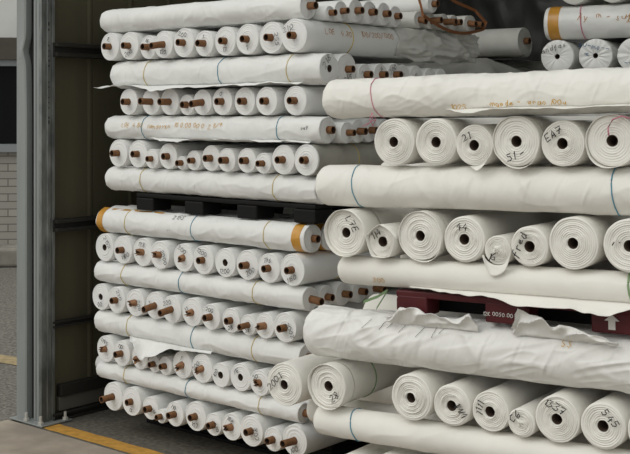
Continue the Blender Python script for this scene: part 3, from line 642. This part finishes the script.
for s in (((-.02, -.01, .012), (-.05, -.03, -.01), (-.10, -.05, -.03)), ((-.02, -.005, .012), (-.035, -.02, -.02), (-.055, -.03, -.055))):
    rows = []
    for p in s:
        q = Vector((xl, 0, ez + .08)) + Vector(p); rows.append([MR @ (q + Vector((0, 0, .006))), MR @ (q - Vector((.003, 0, .006))), MR @ (q + Vector((-.003, .002, -.006))), MR @ (q + Vector((0, .002, .006)))])
    vs = grid(bm, rows, True); bm.faces.new(vs[0]); bm.faces.new(vs[-1])
tag(obj('strap_tail', bm, 'green', smooth=False), 'forked pale green strap tail at the left corner of the red pallet', 'strap')

# ------------------------------------------------------------------ plastic-covered rolls at the back right
A3 = math.radians(60); E13 = Rv * math.sin(A3) - Fv * math.cos(A3); E23 = Rv * math.cos(A3) + Fv * math.sin(A3)
base3 = at(557.6, 55, 6.1); zb3 = 1.886
M3 = Matrix(((E13.x, E23.x, 0, base3.x), (E13.y, E23.y, 0, base3.y), (0, 0, 1, zb3), (0, 0, 0, 1)))
def place3(ro, x, y, z, rz=0): ro.ob.matrix_world = M3 @ Matrix.Translation((x, y, z)) @ Matrix.Rotation(rz, 4, 'Z')
xo = 0
for i, (r, txt, pos, ink) in enumerate([(.0925, 'andfast', 't', 'black'), (.0925, 'su-me--', 't', 'blue_ink'), (.0925, '-- -m', 'b', 'blue_ink'), (.092, None, None, None)]):
    ro = make_roll(r / 1.03, 1.1, seed(), 'film', nseg=72, ny=30, lump=.03, crease=.004, kf=(16, 6), ring=.004, turns=3, rc=.015, cone=.012, edge=.016)
    place3(ro, xo, 0, r); xo += .205 - .003 * i
    add_core(ro, 'd')
    bm = bmesh.new(); rows = []                                    # gathered clear film over the end: radial pleats
    for k in range(12):
        u = k / 11; rad = .014 + (r * .95 - .014) * u
        rows.append([Vector((rad * math.cos(t), -.006 - .006 * u * (1 - u) * 4 + .0045 * nz(math.cos(t) * 5 + i, math.sin(t) * 5, u * .8), rad * math.sin(t))) for t in [2 * PI * j / 90 for j in range(90)]])
    grid(bm, rows, True); obj('film_cover', bm, 'film', ro.ob)
    if txt:
        tx = add_end_text(ro, txt, pos, ink, .026, rot=(.25 if i == 0 else -.2 if i == 1 else -.25)); tx.location.y = -.012
        if i == 1: tx = add_end_text(ro, 'ZAR', 'l', ink, .022, rot=1.5); tx.location.y = -.012
    tag(ro.ob, ['film-covered roll with black writing, leftmost at the back right', 'film-covered roll with blue writing, second from left at the back right', 'film-covered roll with blue scrawl, third from left at the back right', 'film-covered roll behind the right edge of the photo, last at the back right'][i], 'fabric roll', 'film-covered rolls at the back right')
rt = .091; big = make_roll(rt / 1.012, 1.4, seed(), 'film', nseg=80, ny=80, lump=.015, crease=.003, kf=(9, 4), ring=.002, turns=6, back=.012)
place3(big, -.085 + 1.4, .10, .185 + rt, PI / 2); add_core(big, 'd')
tag(big.ob, 'white film-covered roll with amber tape and orange handwriting, lying at the back right', 'fabric roll')
big.py = lambda q: 1.4 - q
add_band(big, big.py(.085), big.py(.025)); add_string(big, big.py(.205), 'pink', .0035, .01)
add_side_text(big, 'Ay  m - suffix m', big.py(.40), math.radians(165), 'dark_orange', .035); add_side_text(big, '240/', big.py(.50), math.radians(178), 'dark_orange', .032)
for i, x in enumerate((.08, .285)):
    ro = make_roll(.09, 1.0, seed(), 'greyfab', nseg=48, ny=10, ring=.001, turns=5, rc=.017); place3(ro, x, .03, .185 + 2 * rt + .0915); add_core(ro, 'h')
    tag(ro.ob, ['grey-white roll cut by the top edge, above the taped roll on the left', 'grey-white roll cut by the top edge, above the taped roll on the right'][i], 'fabric roll', 'rolls cut by the top edge')

# ------------------------------------------------------------------ shed
XW = -5.125; YP = 3.86
struct('floor', boxes((XW - .1, 4.2, YP - .12, 8.9, -.2, 0)), 'inside', 'speckled concrete floor inside the shed, colour darkened for shade', 'floor')
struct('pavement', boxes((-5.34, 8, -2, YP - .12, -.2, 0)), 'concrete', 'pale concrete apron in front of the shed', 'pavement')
struct('asphalt', boxes((-30, -5.34, -4, 30, -.205, -.004)), 'asphalt', 'grey asphalt yard left of the shed', 'ground')
bm = bmesh.new(); rr_ = random.Random(2); rows = []
for k in range(120):
    x = -5.05 + k * .06; rows.append([Vector((x, YP - .105 + rr_.uniform(-.004, .004), .002)), Vector((x, YP + .0 + rr_.uniform(-.004, .004), .002))])
grid(bm, rows); struct('trim_1', bm, 'linep', 'amber painted line along the shed threshold', 'floor line')
yl = [at(-40, 352, FOC * H / (352 - 112)), at(40, 365, FOC * H / (365 - 112))]
bm = bmesh.new(); dv = (yl[1] - yl[0]).normalized(); nv_ = Vector((-dv.y, dv.x, 0)) * .09
q = [yl[0] - dv * 3 - nv_, yl[1] + dv * .5 - nv_, yl[1] + dv * .5 + nv_, yl[0] - dv * 3 + nv_]
bm.faces.new([bm.verts.new((p.x, p.y, .001)) for p in q]); struct('trim_2', bm, 'lines', 'faded yellow line painted on the asphalt yard', 'floor line')
def ribbed():
    bm = bmesh.new(); rows = []; y = YP + .02; k = 0
    while y < 8.8:
        for dx, dy in ((0, 0), (0, .25), (.006, .262), (.006, .275), (0, .287)): rows.append([Vector((XW - .02 + dx, y + dy, 0)), Vector((XW - .02 + dx, y + dy, 5.4))])
        y += .30
    grid(bm, rows); box(bm, XW - .10, XW - .03, YP + .02, 8.9, 0, 5.4); return bm
struct('wall_left', ribbed(), 'panel', 'olive sheet wall inside the shed beside the left stack', 'wall')
struct('wall_back', boxes((XW - .1, 4.2, 8.8, 8.9, 0, 5.4)), 'panel', 'dark back wall of the shed', 'wall')
struct('wall_right', boxes((4.1, 4.2, YP, 8.8, 0, 5.4)), 'panel', 'dark right wall of the shed', 'wall')
struct('ceiling', boxes((XW - .1, 4.2, YP - .1, 8.9, 5.4, 5.5)), 'roof', 'dark sheet roof of the shed', 'ceiling')
struct('trim_3', boxes((XW - .1, 4.2, YP - .1, YP + .08, 4.5, 5.4)), 'roof', 'header beam across the top of the shed opening', 'beam')
def rail(n, z0, z1, label, dep=.06):
    m = (z0 + z1) / 2
    struct(n, boxes((XW - .012, XW + dep * .5, YP + .0, 8.75, z0, z1), (XW + dep * .5 - .001, XW + dep, YP + .0, 8.75, z0, z0 + (z1 - z0) * .3), (XW + dep * .5 - .001, XW + dep, YP + .0, 8.75, z1 - (z1 - z0) * .3, z1), bev=.004), 'rail', label, 'rail')
rail('trim_4', 1.985, 2.062, 'dark horizontal rail high on the olive wall'); rail('trim_5', 1.035, 1.10, 'dark horizontal rail at mid height on the olive wall'); rail('trim_6', .51, .545, 'thin dark rail low on the olive wall', .03)
rail('baseboard_left', .0, .045, 'dark foot rail along the olive wall', .035)
struct('trim_7', boxes((XW - .012, XW + .03, YP + .05, 8.75, .13, .195), bev=.004), 'rail', 'dark rail just above the foot of the olive wall', 'rail')
struct('trim_8', boxes((XW - .012, XW + .015, YP + .05, 8.75, .05, .128), bev=.004), 'roof', 'lighter strip between the two lowest rails of the olive wall', 'rail')

# steel post at the corner of the opening (profile extruded upwards)
def extrude(poly, z0, z1, nz_=40, fn=None):
    bm = bmesh.new(); rows = []
    for k in range(nz_ + 1):
        z = z0 + (z1 - z0) * k / nz_
        rows.append([Vector((*(fn(x, y, z) if fn else (x, y)), z)) for x, y in poly])
    vs = grid(bm, rows, True); bm.faces.new(vs[0][::-1]); bm.faces.new(vs[-1]); bmesh.ops.recalc_face_normals(bm, faces=bm.faces); return bm
post = bpy.data.objects.new('steel_post', None); C.objects.link(post); post.location = (XW + .02, YP - .068, 0)
tag(post, 'grey galvanised steel corner post on a bolted base plate', 'post')
# local x: 0 = right (stack-side) face, negative = towards the yard; local y: 0 = front
def dent(x, y, z):
    u_ = max(0, (x + .20) / .07) if x > -.2 else 0
    k = math.exp(-((z - 2.02) / .05) ** 2) * u_
    b = u_ * min(1, max(0, (z - 1.66) / .3))
    return x - .016 * k - .006 * b, y - .008 * k
obj('front_sheet', extrude([(-.212, -.012), (-.137, -.012), (-.129, -.006), (-.129, .03), (-.133, .03), (-.133, -.003), (-.139, -.008), (-.212, -.008)], .012, 4.49, 160, dent), 'bluesteel', post, smooth=False)
obj('back_sheet', extrude([(-.212, -.0075), (-.208, -.0075), (-.208, .08), (-.10, .08), (-.10, .084), (-.212, .084)], .012, 4.49), 'bluesteel', post, smooth=False)
obj('front_channel', extrude([(-.086, .079), (-.086, .012), (-.080, .004), (-.066, .004), (-.062, .010), (-.048, .010), (-.044, -.002), (-.026, -.002), (-.026, .079)], .012, 4.49), 'bluesteel', post, smooth=False)
obj('side_channel', extrude([(-.024, -.004), (0, -.004), (.0, .020), (-.006, .024), (-.006, .032), (0, .036), (0, .052), (-.008, .057), (-.008, .064), (0, .068), (0, .083), (-.024, .083)], .012, 4.49), 'steel', post, smooth=False)
pl = obj('base_plate', boxes((-.235, .0, -.045, .085, .004, .0115), (.001, .055, -.045, .16, .004, .0115), bev=.002), 'bluesteel', post, smooth=False)
for x, y in ((-.105, -.026), (.022, -.026), (.036, .125)):
    bm = bmesh.new(); bmesh.ops.create_cone(bm, segments=6, radius1=.016, radius2=.016, depth=.014, cap_ends=True, matrix=Matrix.Translation((x, y, .018)))
    bmesh.ops.create_cone(bm, segments=12, radius1=.008, radius2=.008, depth=.04, cap_ends=True, matrix=Matrix.Translation((x, y, .035)))
    obj('anchor_bolt', bm, 'bolt', pl, smooth=False)
bm = bmesh.new(); rp = random.Random(9)
for z in [1.62 + .028 * k for k in range(20)]:
    if rp.random() < .8: box(bm, .0003, .0012, .040, .047, z, z + rp.choice([.012, .02, .006]))
st = obj('stamped_print', bm, 'black', post, smooth=False)

# building across the yard
bd = bpy.data.objects.new('building', None); C.objects.link(bd)
pb = at(8, 262, FOC * H / (262 - 112)); bd.location = (pb.x, pb.y, 0); bd.rotation_euler = (0, 0, math.radians(46))
tag(bd, 'white building with dark window and pale brick base across the yard', 'building')
sc = FOC / 12.9
zz = lambda py: H - (py - 112) / sc
obj('wall', boxes((-4, 3, 0, .3, zz(38), 6)), 'plaster', bd, smooth=False); obj('fascia', boxes((-4, 3, -.12, .3, zz(60), zz(38) - .001)), 'brownb', bd, smooth=False)
wf = obj('window', boxes((-4, 3, -.03, .1, zz(66), zz(60) - .001), (-4, 3, -.06, .1, zz(152), zz(144)), (.75, .83, -.03, .1, zz(144) + .001, zz(66) - .001)), 'alu', bd, smooth=False)
obj('pane', boxes((-4, .749, .02, .06, zz(144) + .001, zz(66) - .001), (.831, 3, .02, .06, zz(144) + .001, zz(66) - .001)), 'glass', wf, smooth=False)
obj('brick_base', boxes((-4, 3, 0, .3, 0, zz(152) - .001)), 'brick', bd, smooth=False)
obj('kerb', boxes((-4, 3, -.45, -.001, 0, zz(244)), bev=.03), 'kerb', bd, smooth=False)

# ------------------------------------------------------------------ light and camera
w = bpy.data.worlds.new('overcast_sky'); bpy.context.scene.world = w; w.use_nodes = True
nt = w.node_tree; bg = nt.nodes['Background']; tc = nt.nodes.new('ShaderNodeTexCoord'); sp = nt.nodes.new('ShaderNodeSeparateXYZ'); rp_ = nt.nodes.new('ShaderNodeValToRGB')
nt.links.new(tc.outputs['Generated'], sp.inputs[0]); nt.links.new(sp.outputs['Z'], rp_.inputs['Fac']); nt.links.new(rp_.outputs['Color'], bg.inputs['Color'])
rp_.color_ramp.elements[0].position = 0; rp_.color_ramp.elements[0].color = (.60, .60, .58, 1); rp_.color_ramp.elements[1].position = .8; rp_.color_ramp.elements[1].color = (.93, .95, .93, 1)
bg.inputs['Strength'].default_value = 1.0
sl = bpy.data.lights.new('veiled_sun', 'SUN'); sl.energy = .9; sl.angle = math.radians(40); sl.color = (1, .97, .92)
so = bpy.data.objects.new('veiled_sun', sl); C.objects.link(so); so.rotation_euler = Vector((.28, .62, -.62)).to_track_quat('-Z', 'Y').to_euler()
cam = bpy.data.cameras.new('camera'); co = bpy.data.objects.new('camera', cam); C.objects.link(co); bpy.context.scene.camera = co
co.location = (0, 0, H); co.rotation_euler = (PI / 2, 0, math.atan2(CA, SA)); cam.sensor_width = 36; cam.lens = FOC / 630 * 36; cam.shift_y = -115 / 630; cam.clip_end = 200
v = bpy.context.scene.view_settings; v.view_transform = 'Standard'; v.look = 'None'; v.gamma = 1; v.exposure = .02; v.use_curve_mapping = False
